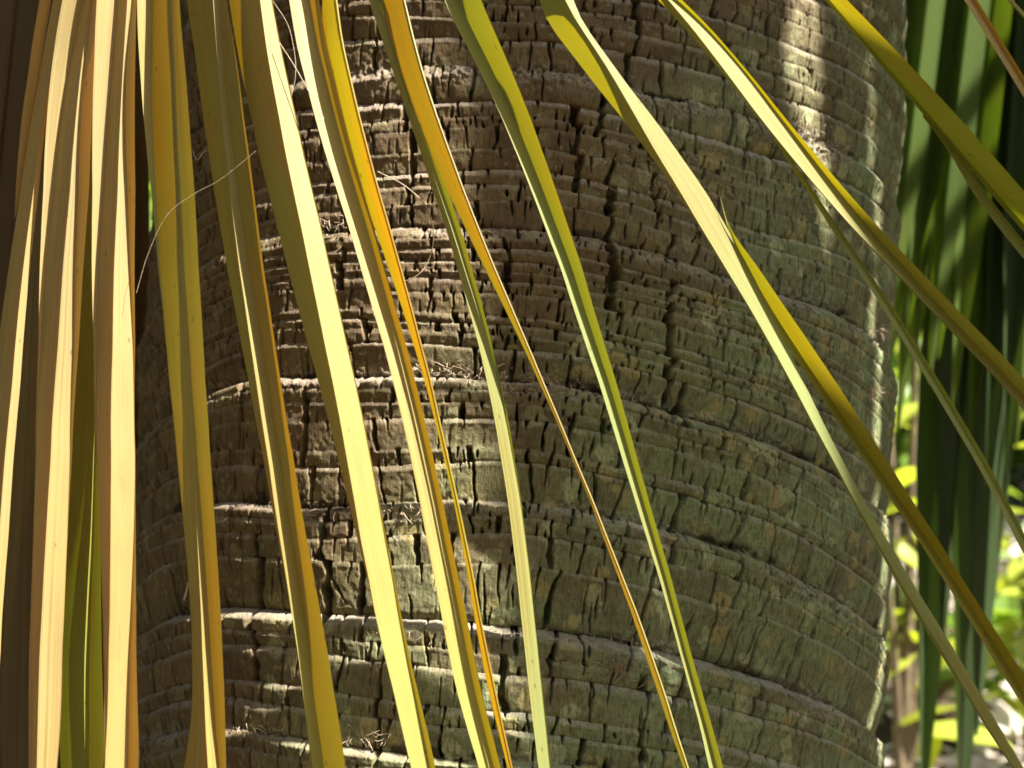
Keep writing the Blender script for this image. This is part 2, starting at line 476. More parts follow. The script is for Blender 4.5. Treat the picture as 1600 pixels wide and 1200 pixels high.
rows_theta, plates = [], []
ring_data = []
for i in range(NB - 1):
    top, bot = bound[i], bound[i + 1]
    h = top - bot
    h = np.maximum(h, 0.0015)
    nr = int(max(6, round(h_above[i] / 0.00066))) + 1
    tt = np.linspace(0, 1, nr)
    # more rows on the shoulder
    q = tt[:, None] * h[None, :]                                   # metres below the ring's top
    lw = np.minimum(ledge_w[i], 0.42 * h)[None, :]
    pt, pb = ledge_p[i][None, :], ledge_p[i + 1][None, :]
    up = np.clip(q / lw, 0, 1)
    face = np.clip((q - lw) / (h[None, :] - lw), 0, 1)
    dr = np.where(q < lw, -pt * (1 - up), -pb * (0.72 * face + 0.28 * np.clip((face - 0.86) / 0.14, 0, 1) ** 1.3))
    ledge = np.clip(1.25 - q / (lw * 1.05), 0, 1) * np.clip(pt / 0.003, 0.2, 1)
    SS = np.broadcast_to(sc[None, :], q.shape)
    Z = top[None, :] - q
    # lumps, tooth marks, ragged tissue round the scars
    dr = dr + 0.0006 * vnoise(SS / 0.02 + 7, Z / 0.011 + 60, 31) + 0.00025 * vnoise(SS / 0.005 + 7, Z / 0.004 + 60, 32)
    dr = dr + 0.0002 * vnoise(SS / 0.0018 + 7, Z / 0.0022 + 90, 33)
    fis = vnoise(SS / 0.0022 + 17, Z / 0.014 + i * 9.1, 34)
    dr = dr - 0.0010 * np.clip(fis - 0.42, 0, 1) * (q > lw) * np.clip(face * 4, 0, 1) * 1.6
    ragged = np.zeros_like(q)
    if is_scar[i]:
        ragged = np.maximum(ragged, np.clip(1.3 - q / 0.010, 0, 1))
    if is_scar[i + 1]:
        ragged = np.maximum(ragged, np.clip(1.15 - (h[None, :] - q) / 0.006, 0, 1))
    patch = np.clip(0.30 + 0.9 * vnoise(SS / 0.04 + 77, Z / 0.3 + i, 35), 0, 1)
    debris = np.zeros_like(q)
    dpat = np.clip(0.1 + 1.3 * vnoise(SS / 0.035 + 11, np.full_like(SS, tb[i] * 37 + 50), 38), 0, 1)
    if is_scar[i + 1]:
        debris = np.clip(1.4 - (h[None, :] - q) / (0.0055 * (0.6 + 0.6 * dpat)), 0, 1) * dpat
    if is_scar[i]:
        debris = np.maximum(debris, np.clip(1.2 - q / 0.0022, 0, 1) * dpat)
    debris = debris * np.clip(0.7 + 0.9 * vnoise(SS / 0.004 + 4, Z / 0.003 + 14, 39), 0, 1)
    ragged = ragged * patch
    dr = dr + ragged * (0.0022 * vnoise(SS / 0.0028 + 3, Z / 0.0022 + 9, 36) + 0.0012 * vnoise(SS / 0.0013, Z / 0.0013, 37) - 0.0008)
    ledge = np.maximum(ledge, ragged * 0.7)
    # cracks
    tilt = np.gradient(np.interp(np.arange(NC), np.arange(NC), top), sc)      # local slope of the ring
    full, part = [], []
    s = sc[0] + random.uniform(0, 0.02)
    zmid = 0.5 * (tb[i] + tb[i + 1])
    taken = []
    for (s0, s1, z0, z1, w) in maj:
        if z1 < zmid < z0:
            f = (z0 - zmid) / (z0 - z1)
            full.append((s0 + (s1 - s0) * f + random.uniform(-0.002, 0.002), w * random.uniform(0.8, 1.25), random.uniform(0.010, 0.015)))
            taken.append(full[-1][0])
    while s < sc[-1]:
        if all(abs(s - x) > 0.012 for x in taken):
            full.append((s, random.choice((0.0006, 0.0007, 0.0008, 0.0010, 0.0014)) * random.uniform(0.9, 1.15), random.uniform(0.007, 0.013)))
        s += random.uniform(0.010, 0.036) * (0.75 + 0.6 * min(h_above[i] / 0.03, 1))
    full.sort()
    s = sc[0]
    while s < sc[-1]:
        part.append((s, random.uniform(0.0005, 0.0011), random.uniform(0.007, 0.012), random.choice((0, 0, 1, 1, 2)), random.uniform(0.3, 0.85)))
        s += random.expovariate(1 / 0.0085) + 0.0025
    label = np.zeros((nr, NC), int)
    for kk, cset in ((0, full), (1, part)):
        for c in cset:
            s0, hw, dep = c[:3]
            jc = int(np.clip(np.searchsorted(sc, s0), 0, NC - 1))
            hh = h[jc]
            seed = random.uniform(0, 200)
            wig = vnoise(np.full(nr, seed), q[:, jc] / 0.006 + seed, 41) * (0.0010 if kk == 0 else 0.0006) + vnoise(np.full(nr, seed), q[:, jc] / 0.002 + seed, 42) * 0.0002
            cen = s0 + wig + (tt - 0.5) * hh * (tilt[jc] * 0.75 + random.uniform(-0.12, 0.12))
            if kk == 0:
                prof = 0.75 + 0.45 * vnoise(np.full(nr, seed + 9), q[:, jc] / 0.005, 43)
                label += (sc[None, :] > cen[:, None]).astype(int)
            else:
                mode, ext = c[3], c[4]
                if mode == 0:
                    prof = np.clip((ext - tt) / ext, 0, 1) ** 0.85
                elif mode == 1:
                    prof = np.clip((tt - 1 + ext) / ext, 0, 1) ** 0.6
                else:
                    prof = np.clip(1 - np.abs(tt - 0.5) / (0.5 * ext), 0, 1) ** 0.6
                prof = prof * (0.8 + 0.3 * vnoise(np.full(nr, seed + 9), q[:, jc] / 0.005, 43))
            wmax = hw * 1.3 + 0.0045 + hh * 0.4
            j0, j1 = np.searchsorted(sc, s0 - wmax), np.searchsorted(sc, s0 + wmax)
            if j1 - j0 < 2:
                continue
            d = np.abs(sc[None, j0:j1] - cen[:, None])
            half = np.maximum(hw * prof, 1e-5)[:, None]
            core = np.clip(2.4 - 2.4 * d / (half * 1.12), 0, 1)
            lip = np.clip(1 - d / (half + 0.0012), 0, 1) ** 2                   # rounded plate edges
            dr[:, j0:j1] -= core * dep * np.clip(prof, 0, 1)[:, None] + lip * 0.00025 * np.clip(prof * 1.5, 0, 1)[:, None]
    # every plate sits a little differently
    po = np.random.default_rng(i + 500).uniform(-1, 1, label.max() + 2)
    plate_tone = np.clip(0.5 + 0.5 * np.random.default_rng(i + 900).normal(0, 0.6, label.max() + 2), 0, 1)
    mask = np.clip(face * 12, 0, 1) * np.clip((1 - face) * 5, 0, 1)
    dr += po[label] * 0.00045 * mask
    # slow bulges of the whole trunk, weather-swollen shelves at the scars
    up_s = min([tb[j] for j in range(NB) if is_scar[j] and j <= i], default=tb[0])
    dn_s = max([tb[j] for j in range(NB) if is_scar[j] and j > i], default=tb[-1])
    tcur = tb[i] + (tb[i + 1] - tb[i]) * tt[:, None]
    ph = np.clip((up_s - tcur) / max(up_s - dn_s, 0.01), 0, 1)
    fold = 0.0052 * (1 - ph) ** 1.2 * sstep(ph / 0.10 + 0.15) - 0.0025
    dr += fold * (0.85 + 0.6 * vnoise(SS / 0.09 + 31, np.full_like(SS, up_s * 40 + 20), 52))
    dr += 0.0035 * vnoise(SS / 0.13 + 20, Z / 0.10 + 20, 51)
    dr = np.maximum(dr, -0.019)
    rad = R - 0.001 + dr
    T = np.broadcast_to(th[None, :], q.shape)
    V = np.stack([rad * np.sin(T), -rad * np.cos(T), Z + ZB], -1)
    deg = np.degrees(T)
    alg = sstep((deg + 21 - 150 * (Z + 0.02) + 16 * vnoise(SS / 0.05 + 2, Z / 0.04 + 70, 61)) / 58)
    ring_data.append((V, ledge * (1 - np.clip(debris, 0, 1)), alg, label, plate_tone[label] - 2 * debris, h_above[i], full))

# the boundary row is shared by two rings: average it so the surface stays closed
for i in range(NB - 2):
    a, b = ring_data[i][0], ring_data[i + 1][0]
    m = 0.5 * (a[-1] + b[0])
    a[-1] = m; b[0] = m

# pick the 300 plates that show largest
cand = []
for i, (V, ledge, alg, label, tone, h, full) in enumerate(ring_data):
    zc = V[..., 2].mean()
    midrow = label[label.shape[0] // 2]
    for p in np.unique(midrow):
        js = np.where(midrow == p)[0]
        if len(js) < 3:
            continue
        a = th[js[len(js) // 2]]
        if not (math.radians(-62) < a < math.radians(70)):
            continue
        if tb[i] > 0.185 or tb[i] < -0.225:
            continue
        cand.append((len(js) * h * max(math.cos(a), 0.05), i, int(p)))
cand.sort(reverse=True)
chosen = {}
for c in cand[:298]:
    chosen.setdefault(c[1], []).append(c[2])

rest_v, rest_f, rest_a, off = [], [], [], 0
for i, (V, ledge, alg, label, tone, h, full) in enumerate(ring_data):
    nr = V.shape[0]
    vv = V.reshape(-1, 3)
    at = np.stack([ledge.ravel(), alg.ravel(), tone.ravel()], 1)
    a, b = np.meshgrid(np.arange(nr - 1), np.arange(NC - 1), indexing='ij')
    q0 = (a * NC + b)
    quads = np.stack([q0, q0 + NC, q0 + NC + 1, q0 + 1], -1)
    qlab = label[:-1, :-1]
    rest = np.ones_like(qlab, bool)
    for p in chosen.get(i, []):
        mk = qlab == p
        rest &= ~mk
        u, inv = np.unique(quads[mk].ravel(), return_inverse=True)
        link('bark_plate', mesh_np('bark_plate', vv[u], inv.reshape(-1, 4), True, {'ledge': at[u, 0], 'algae': at[u, 1], 'plate': at[u, 2]}), BARK, palm)
    u, inv = np.unique(quads[rest].ravel(), return_inverse=True)
    rest_v.append(vv[u]); rest_a.append(at[u]); rest_f.append(inv.reshape(-1, 4) + off); off += len(u)
at = np.concatenate(rest_a)
bark = link('bark', mesh_np('bark', np.concatenate(rest_v), np.concatenate(rest_f), True, {'ledge': at[:, 0], 'algae': at[:, 1], 'plate': at[:, 2]}), BARK, palm)
bark['kind'] = 'stuff'

# the rest of the trunk, down to the ground and up into the crown
cz = np.arange(-0.02, 3.3, 0.008)
ca = np.radians(np.arange(0, 360, 2.0))
CZ_, CA = np.meshgrid(cz, ca, indexing='ij')
ctw = CZ_ + 0.004 * vnoise(np.sin(CA) * 2 + 20, np.cos(CA) * 2 + CZ_ * 3 + 20, 71)
saw = (ctw / 0.021) % 1.0
crad = R + 0.0035 * np.where(saw < 0.8, -1 + saw / 0.8, (1 - saw) / 0.2 * 1.0 - 1.0) + 0.0035 * vnoise(CA / 0.5, CZ_ / 0.1, 72) + 0.001 * vnoise(CA / 0.03, CZ_ / 0.02, 73)
crad += 0.06 * np.exp(-CZ_ / 0.12)
lo, hi = tb[-1] + ZB, tb[0] + ZB
wrapd = np.abs((np.degrees(CA) + 180) % 360 - 180)
w0 = warp(np.radians((np.degrees(CA) + 180) % 360 - 180), CZ_ - ZB)
inside = (wrapd < 114) & (CZ_ > lo + w0 + 0.004) & (CZ_ < hi + w0 - 0.004)
crad = np.where(inside, R - 0.026, crad)
cv = np.stack([crad * np.sin(CA), -crad * np.cos(CA), CZ_], -1).reshape(-1, 3)
n1, n2 = CZ_.shape
a, b = np.meshgrid(np.arange(n1 - 1), np.arange(n2), indexing='ij')
a = a.ravel(); b = b.ravel(); b2 = (b + 1) % n2
trunk = link('trunk', mesh_np('trunk', cv, np.stack([a * n2 + b, a * n2 + b2, (a + 1) * n2 + b2, (a + 1) * n2 + b], 1), True,
                              {'ledge': np.clip((saw.ravel() - 0.8) * 4, 0, 0.6), 'algae': np.clip(0.5 * np.sin(CA.ravel()) + 0.3, 0, 1), 'plate': np.full(cv.shape[0], 0.3)}), BARK, palm)

# frayed fibres on the leaf-scar shelves
def trunk_point(px, py, lift):
    a, z = hit(px, py)
    return np.array([(R + lift) * math.sin(a), -(R + lift) * math.cos(a), z + ZB]), a


strands = []
tufts = [(690, 575, 16, 50, 12), (735, 585, 14, 60, 10), (840, 600, 24, 60, 10), (950, 625, 16, 50, 8), (545, 350, 22, 40, 9), (690, 990, 40, 70, 9), (850, 1000, 30, 80, 10), (960, 1035, 55, 34, 17),
         (640, 800, 18, 60, 8), (470, 795, 12, 60, 7), (1190, 815, 34, 50, 10), (1270, 850, 30, 60, 11), (1240, 195, 30, 60, 10), (1300, 225, 24, 40, 10), (1060, 290, 20, 70, 9), (900, 120, 14, 50, 8),
         (560, 1150, 36, 60, 12), (1000, 250, 22, 80, 9), (1385, 520, 20, 20, 14), (1375, 610, 20, 20, 14), (400, 1140, 36, 40, 14), (1150, 300, 18, 60, 9)]
rs = random.Random(5)
for px, py, n, spread, ln in tufts:
    for _ in range(n * 2):
        p, a = trunk_point(px + rs.gauss(0, spread * 0.7), py + rs.gauss(0, 6), rs.uniform(-0.005, 0.0))
        out = np.array([math.sin(a), -math.cos(a), 0]); side = np.array([math.cos(a), math.sin(a), 0]); upv = np.array([0, 0, 1.0])
        L = ln / 1000 * rs.uniform(0.2, 0.7)
        d1 = out * rs.uniform(0.1, 0.55) + side * rs.uniform(-0.8, 0.8) + upv * rs.uniform(-0.7, 0.5)
        d2 = out * rs.uniform(-0.4, 0.3) + side * rs.uniform(-1, 1) + upv * rs.uniform(-1, 0.4)
        pts = bez(p, p + d1 * L * 0.5, p + d1 * L + d2 * L * 0.3, p + d1 * L * 0.7 + d2 * L * 0.8, 7)
        strands.append(tube_arrays(pts, np.linspace(0.00024, 0.0001, 7) * rs.uniform(0.7, 1.3), 4))
v, f = join(strands)
fib = link('scar_fibre', mesh_np('scar_fibre', v, f), FIBRE, palm)
fib['kind'] = 'stuff'


def flake(px, py, w, hgt, rot, lift):
    """a loose peeling scale of bark"""
    p, a = trunk_point(px, py, 0.0)
    out = np.array([math.sin(a), -math.cos(a), 0]); side = np.array([math.cos(a), math.sin(a), 0]); upv = np.array([0, 0, 1.0])
    e1 = side * math.cos(rot) + upv * math.sin(rot); e2 = -side * math.sin(rot) + upv * math.cos(rot)
    vs = []
    nu, nv = 9, 6
    for i in range(nu):
        for j in range(nv):
            u, q = i / (nu - 1) - 0.5, j / (nv - 1)
            ww = w * (1 - 0.75 * abs(u * 2) ** 2.2) * (0.9 + 0.2 * math.sin(i * 2.3 + px))
            vs.append(p + e1 * u * hgt + e2 * (q - 0.5) * ww + out * (lift * (0.3 + q * 0.9) + 0.002 * math.sin(u * 5 + px) - 0.0005))
    vs = np.array(vs)
    back = vs - out * 0.0009
    a_, b_ = np.meshgrid(np.arange(nu - 1), np.arange(nv - 1), indexing='ij')
    k = (a_ * nv + b_).ravel()
    f1 = np.stack([k, k + nv, k + nv + 1, k + 1], 1)
    f2 = f1[:, ::-1] + nu * nv
    return join([(vs, f1), (back, f2 - nu * nv)])


for fx in [(965, 1045, 0.0025, 0.012, -0.7, 0.006), (1068, 672, 0.002, 0.010, -0.5, 0.003)]:
    v, f = flake(*fx)
    n = len(v)
    link('bark_flake', mesh_np('bark_flake', v, f, True, {'ledge': np.full(n, 1.0), 'algae': np.zeros(n), 'plate': np.full(n, 1.0)}), BARK, palm)


# ------------------------------------------------------------------ leaflets
def leaflet_mesh(E, origin, curl=0.018, sub=3):
    """E[row, edge, 3]: fold lines of a pleated leaflet -> mesh, creases kept sharp"""
    nrow, ne, _ = E.shape
    along = np.concatenate([[0], np.cumsum(np.linalg.norm(np.diff(E.mean(1), axis=0), axis=1))])
    V, Fc, UV = [], [], []
    o = 0
    wtot = np.linalg.norm(np.diff(E, axis=1), axis=2).sum(1).max()
    acc = 0.0
    for k in range(ne - 1):
        A, B = E[:, k], E[:, k + 1]
        wd = np.linalg.norm(B - A, axis=1)
        tan = np.gradient(E.mean(1), axis=0)
        nr = np.cross(B - A, tan); nr /= np.linalg.norm(nr, axis=1)[:, None] + 1e-9
        for s in range(sub + 1):
            x = s / sub
            V.append(A * (1 - x) + B * x + nr * (curl * 4 * x * (1 - x) * wd)[:, None])
            UV.append(np.stack([np.full(nrow, (acc + x * wd.max()) / 0.03), along], 1))
        acc += wd.max()
        st = o
        for s in range(sub):
            c0 = (st + s) * nrow + np.arange(nrow - 1)
            c1 = (st + s + 1) * nrow + np.arange(nrow - 1)
            Fc.append(np.stack([c0, c0 + 1, c1 + 1, c1], 1))
        o += sub + 1
    V = np.concatenate(V) - origin
    return mesh_np('leaflet', V, np.concatenate(Fc), True, None, np.concatenate(UV))


def smooth_interp(y, ys_, xs_):
    """cubic Hermite (monotone-ish) through the measured points"""
    ys_ = np.asarray(ys_, float); xs_ = np.asarray(xs_, float)
    d = np.gradient(xs_, ys_) if len(ys_) > 2 else np.full(len(ys_), (xs_[-1] - xs_[0]) / (ys_[-1] - ys_[0]))
    i = np.clip(np.searchsorted(ys_, y) - 1, 0, len(ys_) - 2)
    hh = ys_[i + 1] - ys_[i]
    t = (y - ys_[i]) / hh
    return ((2 * t ** 3 - 3 * t ** 2 + 1) * xs_[i] + (t ** 3 - 2 * t ** 2 + t) * hh * d[i]
            + (-2 * t ** 3 + 3 * t ** 2) * xs_[i + 1] + (t ** 3 - t ** 2) * hh * d[i + 1])


HUBPX = (360, -760)
TL, TD = 0.75, 1.15          # how steeply the two sides of a pleat turn from the viewer


def ribbon(parent, spec, rows, mat, y0, end=None, top=None, tl=TL, td=TD, name='leaflet', fit=0):
    """leaflet measured in the photograph: rows {y: fold lines x}; spec: side of each pleat, R faces right, L faces left.
    It continues up to the frond's hub and down to a tip outside the frame."""
    yk = sorted(rows)
    X = np.array([rows[y] for y in yk], float)
    ne = X.shape[1]
    yv = np.array(yk, float)
    if fit:
        dg = fit
        u = (yv - yv.mean()) / (np.ptp(yv) / 2)
        X = np.stack([np.polyval(np.polyfit(u, X[:, k], dg), u) for k in range(ne)], 1)
        X = np.maximum.accumulate(X, axis=1)
        un = np.linspace(-1, 1, 13)
        yn = yv.mean() + un * np.ptp(yv) / 2
        X = np.maximum.accumulate(np.stack([np.polyval(np.polyfit(u, X[:, k], dg), un) for k in range(ne)], 1), axis=1)
        yv = yn
    if top is None and yk[0] <= 0:                      # up to the hub
        w = X[0] - X[0].mean()
        c0 = X[0].mean()
        k = min(3, len(yv) - 1)
        sl = (X[k].mean() - c0) / (yv[k] - yv[0])
        hx = HUBPX[0] + (c0 - 500) * 0.05
        add_y, add_x = [], []
        for t in (1.0, 0.8, 0.6, 0.4, 0.2):
            yy = HUBPX[1] * t
            lin = hx + (c0 - hx) * (1 - t)
            tan = c0 + sl * yy * 0.9
            add_y.append(yy)
            add_x.append(lin * t + tan * (1 - t) + w * (1 - 0.75 * t))
        yv = np.concatenate([add_y, yv]); X = np.concatenate([np.array(add_x), X])
    if end is not None:
        w = X[-1] - X[-1].mean()
        sl = (X[-1].mean() - X[-2].mean()) / (yv[-1] - yv[-2])
        L = end - yv[-1]
        ay = [yv[-1] + L * t for t in (0.4, 0.75, 1.0)]
        ax = [X[-1].mean() + sl * L * t + w * (1 - t * 0.97) for t in (0.4, 0.75, 1.0)]
        yv = np.concatenate([yv, ay]); X = np.concatenate([X, np.array(ax)])
    n = 90
    yy = np.linspace(yv[0], yv[-1], n)
    XX = np.stack([smooth_interp(yy, yv, X[:, k]) for k in range(ne)], 1)
    XX = np.maximum.accumulate(XX, axis=1)
    sd = (int(abs(X[0, 0])) * 7 + len(spec) * 13) % 97
    XX = XX + (0.9 * vnoise(yy / 60 + sd, np.full(n, 3.3), 83))[:, None]
    dep = np.zeros((n, ne))
    for k in range(ne - 1):
        w = np.minimum(XX[:, k + 1] - XX[:, k], 60)
        dep[:, k + 1] = dep[:, k] + w * (tl if spec[k] == 'R' else -td)
    dep -= dep.mean(1)[:, None]
    E = np.zeros((n, ne, 3))
    px = 0.000286
    for r in range(n):
        bow = 0.012 * math.sin((yy[r] + 300) / 420.0 + XX[r, 0] * 0.004)
        for k in range(ne):
            E[r, k] = on_leaf_plane(XX[r, k], yy[r], y0 + dep[r, k] * px + bow * 0.3)
    o = link(name, leaflet_mesh(E, np.array(parent.location)), mat, parent)
    return o


hub = on_leaf_plane(HUBPX[0], HUBPX[1], -0.345)
frond = empty('palm_frond', hub, 'yellowing fan frond whose long folded leaflets hang down across the ringed trunk', 'palm frond', None)
YF = -0.345
RB = [
 ('R', 'RL', {0: (62, 78, 80), 225: (30, 43, 46), 300: (24, 29, 32), 340: (22.5, 23, 23.5)}, STRAW, YF + .012, None),
 ('R', 'LR', {0: (80, 97, 98), 150: (62, 82, 84), 225: (46, 57, 62), 300: (30, 50, 57), 450: (4, 33, 46), 600: (-10, 17, 34), 900: (-40, -5, 6), 1200: (-65, -30, -12)}, STRAW, YF + .004, 1600),
 ('D', 'LL', {0: (86, 90, 96), 300: (55, 60, 68), 450: (44, 52, 64), 600: (34, 46, 60), 900: (6, 28, 52), 1200: (3, 25, 47)}, BROWN, YF + .03, 1500),
 ('Q', 'RLRL', {0: (97, 128, 140, 143, 150), 150: (76, 102, 122, 128, 145), 225: (70, 88, 115, 125, 142), 300: (68, 83, 108, 122, 138), 450: (62, 70, 97, 117, 129), 600: (58, 59, 87, 112, 118), 750: (54, 54.5, 75, 109, 110), 900: (50, 50.5, 69, 102, 103), 1200: (45, 45.5, 57, 93, 94)}, STRAW, YF - .004, 1650),
 ('T', 'LLRL', {0: (146, 148, 149, 150, 151), 300: (136, 140, 142, 143, 144), 450: (125, 140, 146, 147, 148), 600: (112, 143, 148, 149, 152), 900: (100, 128, 138, 144, 158), 1200: (92, 122, 133, 139, 163)}, OLIVE, YF + .022, 1550),
 ('S', 'RLRL', {0: (151, 183, 198, 206, 213), 150: (145, 172, 191, 197, 211), 300: (143, 160, 182, 198, 211), 450: (146, 153, 177, 204, 210), 600: (148, 151.5, 176, 211, 211.5), 750: (151, 152, 173, 210, 211), 900: (157, 157.5, 171, 206, 212), 1000: (163, 163.5, 171, 205, 213), 1200: (162, 162.5, 164, 200, 217)}, STRAW, YF - .006, 1700),
 ('U', 'RLRL', {0: (215, 241, 267, 270, 280), 150: (222, 239, 273, 276, 293), 300: (236, 244, 279, 281, 303), 400: (245, 248, 284, 287, 310), 600: (266, 268, 294, 301, 322), 750: (280, 281, 305, 312, 331), 850: (289, 290, 307, 316, 337), 950: (297, 298, 314, 326, 346), 1100: (300, 301, 320, 335, 350), 1200: (289, 290, 324, 341, 353)}, YELLOW, YF - .002, 1600),
 ('V', 'LRL', {0: (293, 333, 342, 354), 150: (312, 343, 351, 377), 300: (333, 357, 371, 397), 400: (356, 375, 387, 408), 600: (389, 404, 421, 442), 750: (414, 417, 434, 462), 850: (437, 440, 458, 481), 950: (455, 457, 474, 500), 1200: (486, 488, 506, 540)}, YELLOW, YF, 1650),
 ('W', 'LRL', {0: (360, 408, 427, 428), 150: (380, 425, 447, 448), 300: (418, 457, 492, 493), 400: (453, 487, 516, 517), 600: (497, 524, 554, 555), 700: (519, 531, 571, 572), 850: (559, 561, 603, 605), 950: (589, 591, 626, 629), 1200: (641, 643, 672, 681)}, YELLOW, YF - .008, 1700),
 ('X', 'RL', {0: (453, 485, 500), 150: (479, 511, 523), 300: (524, 558, 568), 400: (569, 590, 604), 600: (612, 643, 650), 750: (642, 669, 678), 850: (671, 695, 702), 950: (690, 721, 733), 1200: (749, 772, 782)}, YELLOW, YF - .003, 1700),
 ('g', 'LR', {0: (500, 524, 526), 150: (523, 550, 552), 300: (560, 592, 594), 400: (604, 624, 626), 500: (637, 648, 650), 600: (664, 671, 673), 750: (698, 704, 706), 850: (722, 729, 731), 950: (741, 749, 751), 1200: (795, 800, 802)}, GOLD, YF - .007, 1500),
 ('Y', 'RL', {0: (577, 592, 600), 150: (625, 641, 650), 300: (676, 688, 696), 400: (712, 730, 738), 500: (740, 756, 762), 600: (762, 781, 783), 750: (784, 802, 803), 850: (802, 823, 824), 950: (817, 837, 838), 1200: (842, 860, 861)}, LIME, YF + .002, 1600),
 ('y', 'LR', {0: (592, 629, 631), 150: (641, 674, 676), 300: (690, 720, 722), 400: (756, 768, 770), 500: (799, 808, 810), 600: (843, 849, 851), 750: (906, 911, 913), 850: (946, 951, 953), 950: (986, 992, 994), 1200: (1068, 1074, 1076)}, YELLOW, YF - .004, 1450),
 ('Z', 'RL', {0: (692, 714, 750), 150: (767, 790, 817), 300: (833, 848, 867), 400: (870, 887, 905), 550: (916, 934, 946), 700: (969, 984, 995), 850: (1016, 1026, 1032), 950: (1040, 1050, 1059), 1100: (1085, 1095, 1104), 1200: (1109, 1121, 1130)}, LIME, YF + .003, 1600),
 ('A', 'LR', {0: (841, 881, 894), 94: (897, 937, 952), 135: (935, 969, 985), 169: (961, 989, 1009), 210: (991, 1008, 1038), 244: (1018, 1028, 1062), 296: (1056, 1061, 1100), 352: (1092, 1095, 1137), 400: (1119, 1122, 1164), 450: (1148, 1151, 1187), 500: (1178, 1181, 1207), 540: (1203, 1206, 1225), 600: (1238, 1241, 1260), 700: (1289, 1292, 1311), 800: (1338, 1342, 1359), 900: (1397, 1402, 1419), 1000: (1459, 1464, 1483), 1100: (1516, 1521, 1541), 1200: (1571, 1576, 1596)}, LIME, YF - .004, 1500),
 ('a', 'RL', {352: (1134, 1136, 1139), 400: (1158, 1163, 1172), 450: (1184, 1191, 1207), 500: (1204, 1214, 1242), 540: (1226, 1238, 1266), 600: (1268, 1281, 1306), 700: (1340, 1353, 1374), 800: (1406, 1420, 1438), 900: (1470, 1485, 1501), 1000: (1533, 1549, 1565), 1100: (1593, 1610, 1627)}, OLIVE, YF - .001, 1350),
 ('B', 'LRL', {0: (1029, 1044, 1060, 1066), 50: (1073, 1086, 1108, 1114), 105: (1121, 1129, 1157, 1163), 150: (1160, 1164, 1195, 1200), 236: (1224, 1226, 1262, 1269), 324: (1302, 1304, 1330, 1342), 400: (1376, 1379, 1398, 1420), 500: (1468, 1471, 1488, 1512), 600: (1563, 1566, 1585, 1607), 660: (1615, 1618, 1636, 1660)}, LIME, YF - .006, 1000),
 ('b', 'RL', {221: (1210, 1212, 1214), 300: (1266, 1273, 1276), 356: (1299, 1308, 1311), 446: (1352, 1363, 1368), 533: (1408, 1420, 1426), 627: (1474, 1486, 1492), 693: (1508, 1520, 1526), 783: (1554, 1566, 1572), 860: (1598, 1610, 1614)}, LIME, YF - .002, 1050),
 ('C', 'RL', {0: (1285, 1292, 1322), 50: (1338, 1344, 1374), 100: (1377, 1386, 1422), 200: (1457, 1464, 1512), 300: (1545, 1556, 1600), 350: (1590, 1600, 1645)}, OLIVE, YF - .003, 800),
 ('c', 'RL', {180: (1440, 1444, 1446), 230: (1478, 1487, 1490), 300: (1520, 1536, 1540), 380: (1580, 1598, 1602), 430: (1620, 1636, 1640)}, LIME, YF + .002, 700),
 ('E', 'RL', {0: (1507, 1521, 1527), 67: (1548, 1562, 1568), 133: (1588, 1602, 1608), 200: (1630, 1644, 1650)}, STRAW, YF - .002, 600),
 ('e', 'LR', {0: (1574, 1577, 1583), 40: (1610, 1613, 1619)}, LIME, YF - .002, 400),
]
for tag_, spec, rows, mat, y0, end in RB:
    ribbon(frond, spec, rows, mat, y0, end, fit={'R': 3, 'D': 3, 'A': 7, 'a': 4, 'B': 4, 'b': 3, 'C': 2, 'c': 0, 'E': 0, 'e': 0, 'y': 4, 'g': 4, 'U': 5}.get(tag_, 4) if len(rows) > 5 else 0)


def free_leaflet(parent, p0, p1, width, mat, droop=0.08, side=None, fold=0.7, twist=0.0, n=26, name='leaflet', taper=2.6):
    """free-hanging V-folded leaflet from p0 to p1"""
    p0 = np.asarray(p0, float); p1 = np.asarray(p1, float)
    d = p1 - p0
    L = np.linalg.norm(d)
    mid = p0 + d * 0.5 + np.array([0, 0, droop * L])
    path = bez(p0, p0 + (mid - p0) * 0.7, mid + (p1 - mid) * 0.35, p1, n)
    tan = np.gradient(path, axis=0); tan /= np.linalg.norm(tan, axis=1)[:, None]
    if side is None:
        side = np.array([1.0, 0.2, 0])
    sd = np.asarray(side, float)[None] - tan * (tan @ np.asarray(side, float))[:, None]
    sd /= np.linalg.norm(sd, axis=1)[:, None]
    nr = np.cross(sd, tan)
    tw = np.linspace(0, twist, n)[:, None]
    s2 = sd * np.cos(tw) + nr * np.sin(tw); n2_ = -sd * np.sin(tw) + nr * np.cos(tw)
    t = np.linspace(0, 1, n)
    w = width * np.clip(0.3 + t * 2.2, 0, 1) * np.clip((1.02 - t) * taper, 0.03, 1)
    E = np.stack([path - s2 * w[:, None] * 0.5, path + n2_ * (w * 0.5 * fold)[:, None], path + s2 * w[:, None] * 0.5], 1)
    return link(name, leaflet_mesh(E, np.array(parent.location), 0.04, 2), mat, parent)


for i, sl in enumerate(np.linspace(0.62, 2.6, 12)):
    for layer in (0, 1):
        k = 1900 / math.hypot(1, sl + 0.06 * layer)
        free_leaflet(frond, hub + np.array([-0.002 * i, 0.01 * layer, 0.003 * i]), on_leaf_plane(HUBPX[0] - k * (sl + 0.06 * layer), HUBPX[1] + k, YF + 0.035 * layer - 0.004 * (i % 3), 0.05),
                     0.02, STRAW if (i + layer) % 3 else YELLOW, 0.0, (1, 0.2, -0.3), 0.75 if i % 2 else -0.75, 0.2 * ((i % 3) - 1))


